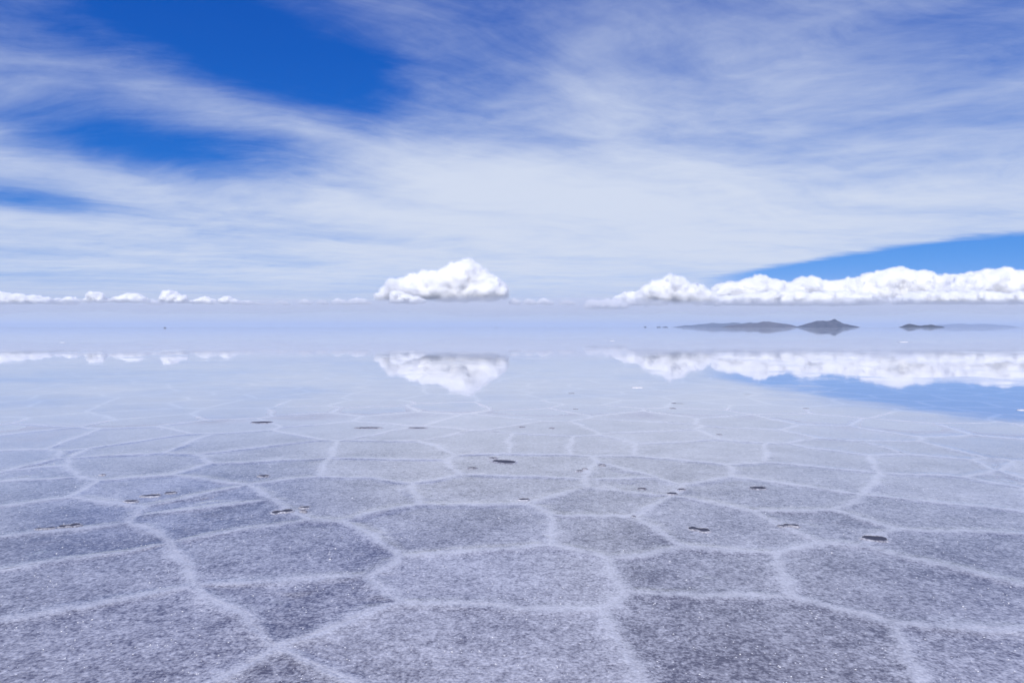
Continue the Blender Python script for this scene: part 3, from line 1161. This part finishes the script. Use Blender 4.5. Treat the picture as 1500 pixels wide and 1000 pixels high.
for px, w, h, sd in ((415, 22, 6, 16), (449, 16, 9, 17), (473, 14, 7, 18), (500, 26, 9, 19), (528, 30, 11, 20)):
    cumulus([(px - w / 2, 446 - h * .4), (px - w * .2, 446 - h), (px + w * .2, 446 - h * .7), (px + w / 2, 445)], 447, 62000, sd, TINY, 'tiny puffs', voxel=.06, thin=True)
TINY2 = 'tiny low puff of cloud between the big cumulus and the bank'
for px, w, h, sd in ((755, 18, 10, 21), (777, 20, 9, 22), (799, 24, 10, 23), (832, 26, 7, 24)):
    cumulus([(px - w / 2, 446 - h * .4), (px - w * .2, 446 - h), (px + w * .2, 446 - h * .7), (px + w / 2, 445)], 447, 62000, sd, TINY2, 'tiny puffs', voxel=.06, thin=True)

# ------------------------------------------------------------------ thin low vapour in front of the cloud bases
sm_, t, out = material('low_vapour')
pv = t.nodes.new('ShaderNodeVolumePrincipled')
pv.inputs['Color'].default_value = (.93, .95, 1.0, 1)
pv.inputs['Density'].default_value = 1.7e-4
t.links.new(pv.outputs[0], out.inputs['Volume'])
vs, fs, NX, NR = [], [], 160, 20
for i in range(NX + 1):
    x = -80000 + 160000 * i / NX
    zc = 1540 + 160 * noise.noise(Vector((x / 9000, 3.3, 0)))
    hh = 640 * (1 + .55 * noise.noise(Vector((x / 6000, 7.7, 0))) + .25 * noise.noise(Vector((x / 2300, 1.7, 0))))
    e = max(0.02, math.sin(math.pi * i / NX)) ** .4
    for k in range(NR):
        a = 2 * math.pi * k / NR
        c, q_ = math.cos(a), math.sin(a)
        vs.append((x, 51000 + 3400 * e * c * abs(c) ** .6, zc + hh * e * q_))
for i in range(NX):
    for k in range(NR):
        a, b = i * NR, (i + 1) * NR
        fs.append((a + k, b + k, b + (k + 1) % NR, a + (k + 1) % NR))
fs += [tuple(range(NR)), tuple(range(NX * NR + NR - 1, NX * NR - 1, -1))]
st = new_obj('stratus_cloud', vs, fs, sm_)
bm = bmesh.new(); bm.from_mesh(st.data); bmesh.ops.recalc_face_normals(bm, faces=bm.faces); bm.to_mesh(st.data); bm.free()
st.data.shade_smooth()
tag(st, 'thin pale veil of low stratus hiding the bases of the cumulus clouds', 'cloud')

# ------------------------------------------------------------------ haze
hz, t, out = material('haze_air')
pv = t.nodes.new('ShaderNodeVolumePrincipled')
pv.inputs['Color'].default_value = (.60, .71, .88, 1)
pv.inputs['Density'].default_value = 3.1e-5
pv.inputs['Anisotropy'].default_value = .1
t.links.new(pv.outputs[0], out.inputs['Volume'])
X, Z0, Z1 = 45000.0, -2.0, 240.0
vs = [(x, y, z) for z in (Z0, Z1) for x, y in ((-X, -X), (X, -X), (X, X), (-X, X))]
fs = [(3, 2, 1, 0), (4, 5, 6, 7), (0, 1, 5, 4), (1, 2, 6, 5), (2, 3, 7, 6), (3, 0, 4, 7)]
haze = new_obj('haze', vs, fs, hz, smooth_shade=False)
haze['kind'] = 'stuff'
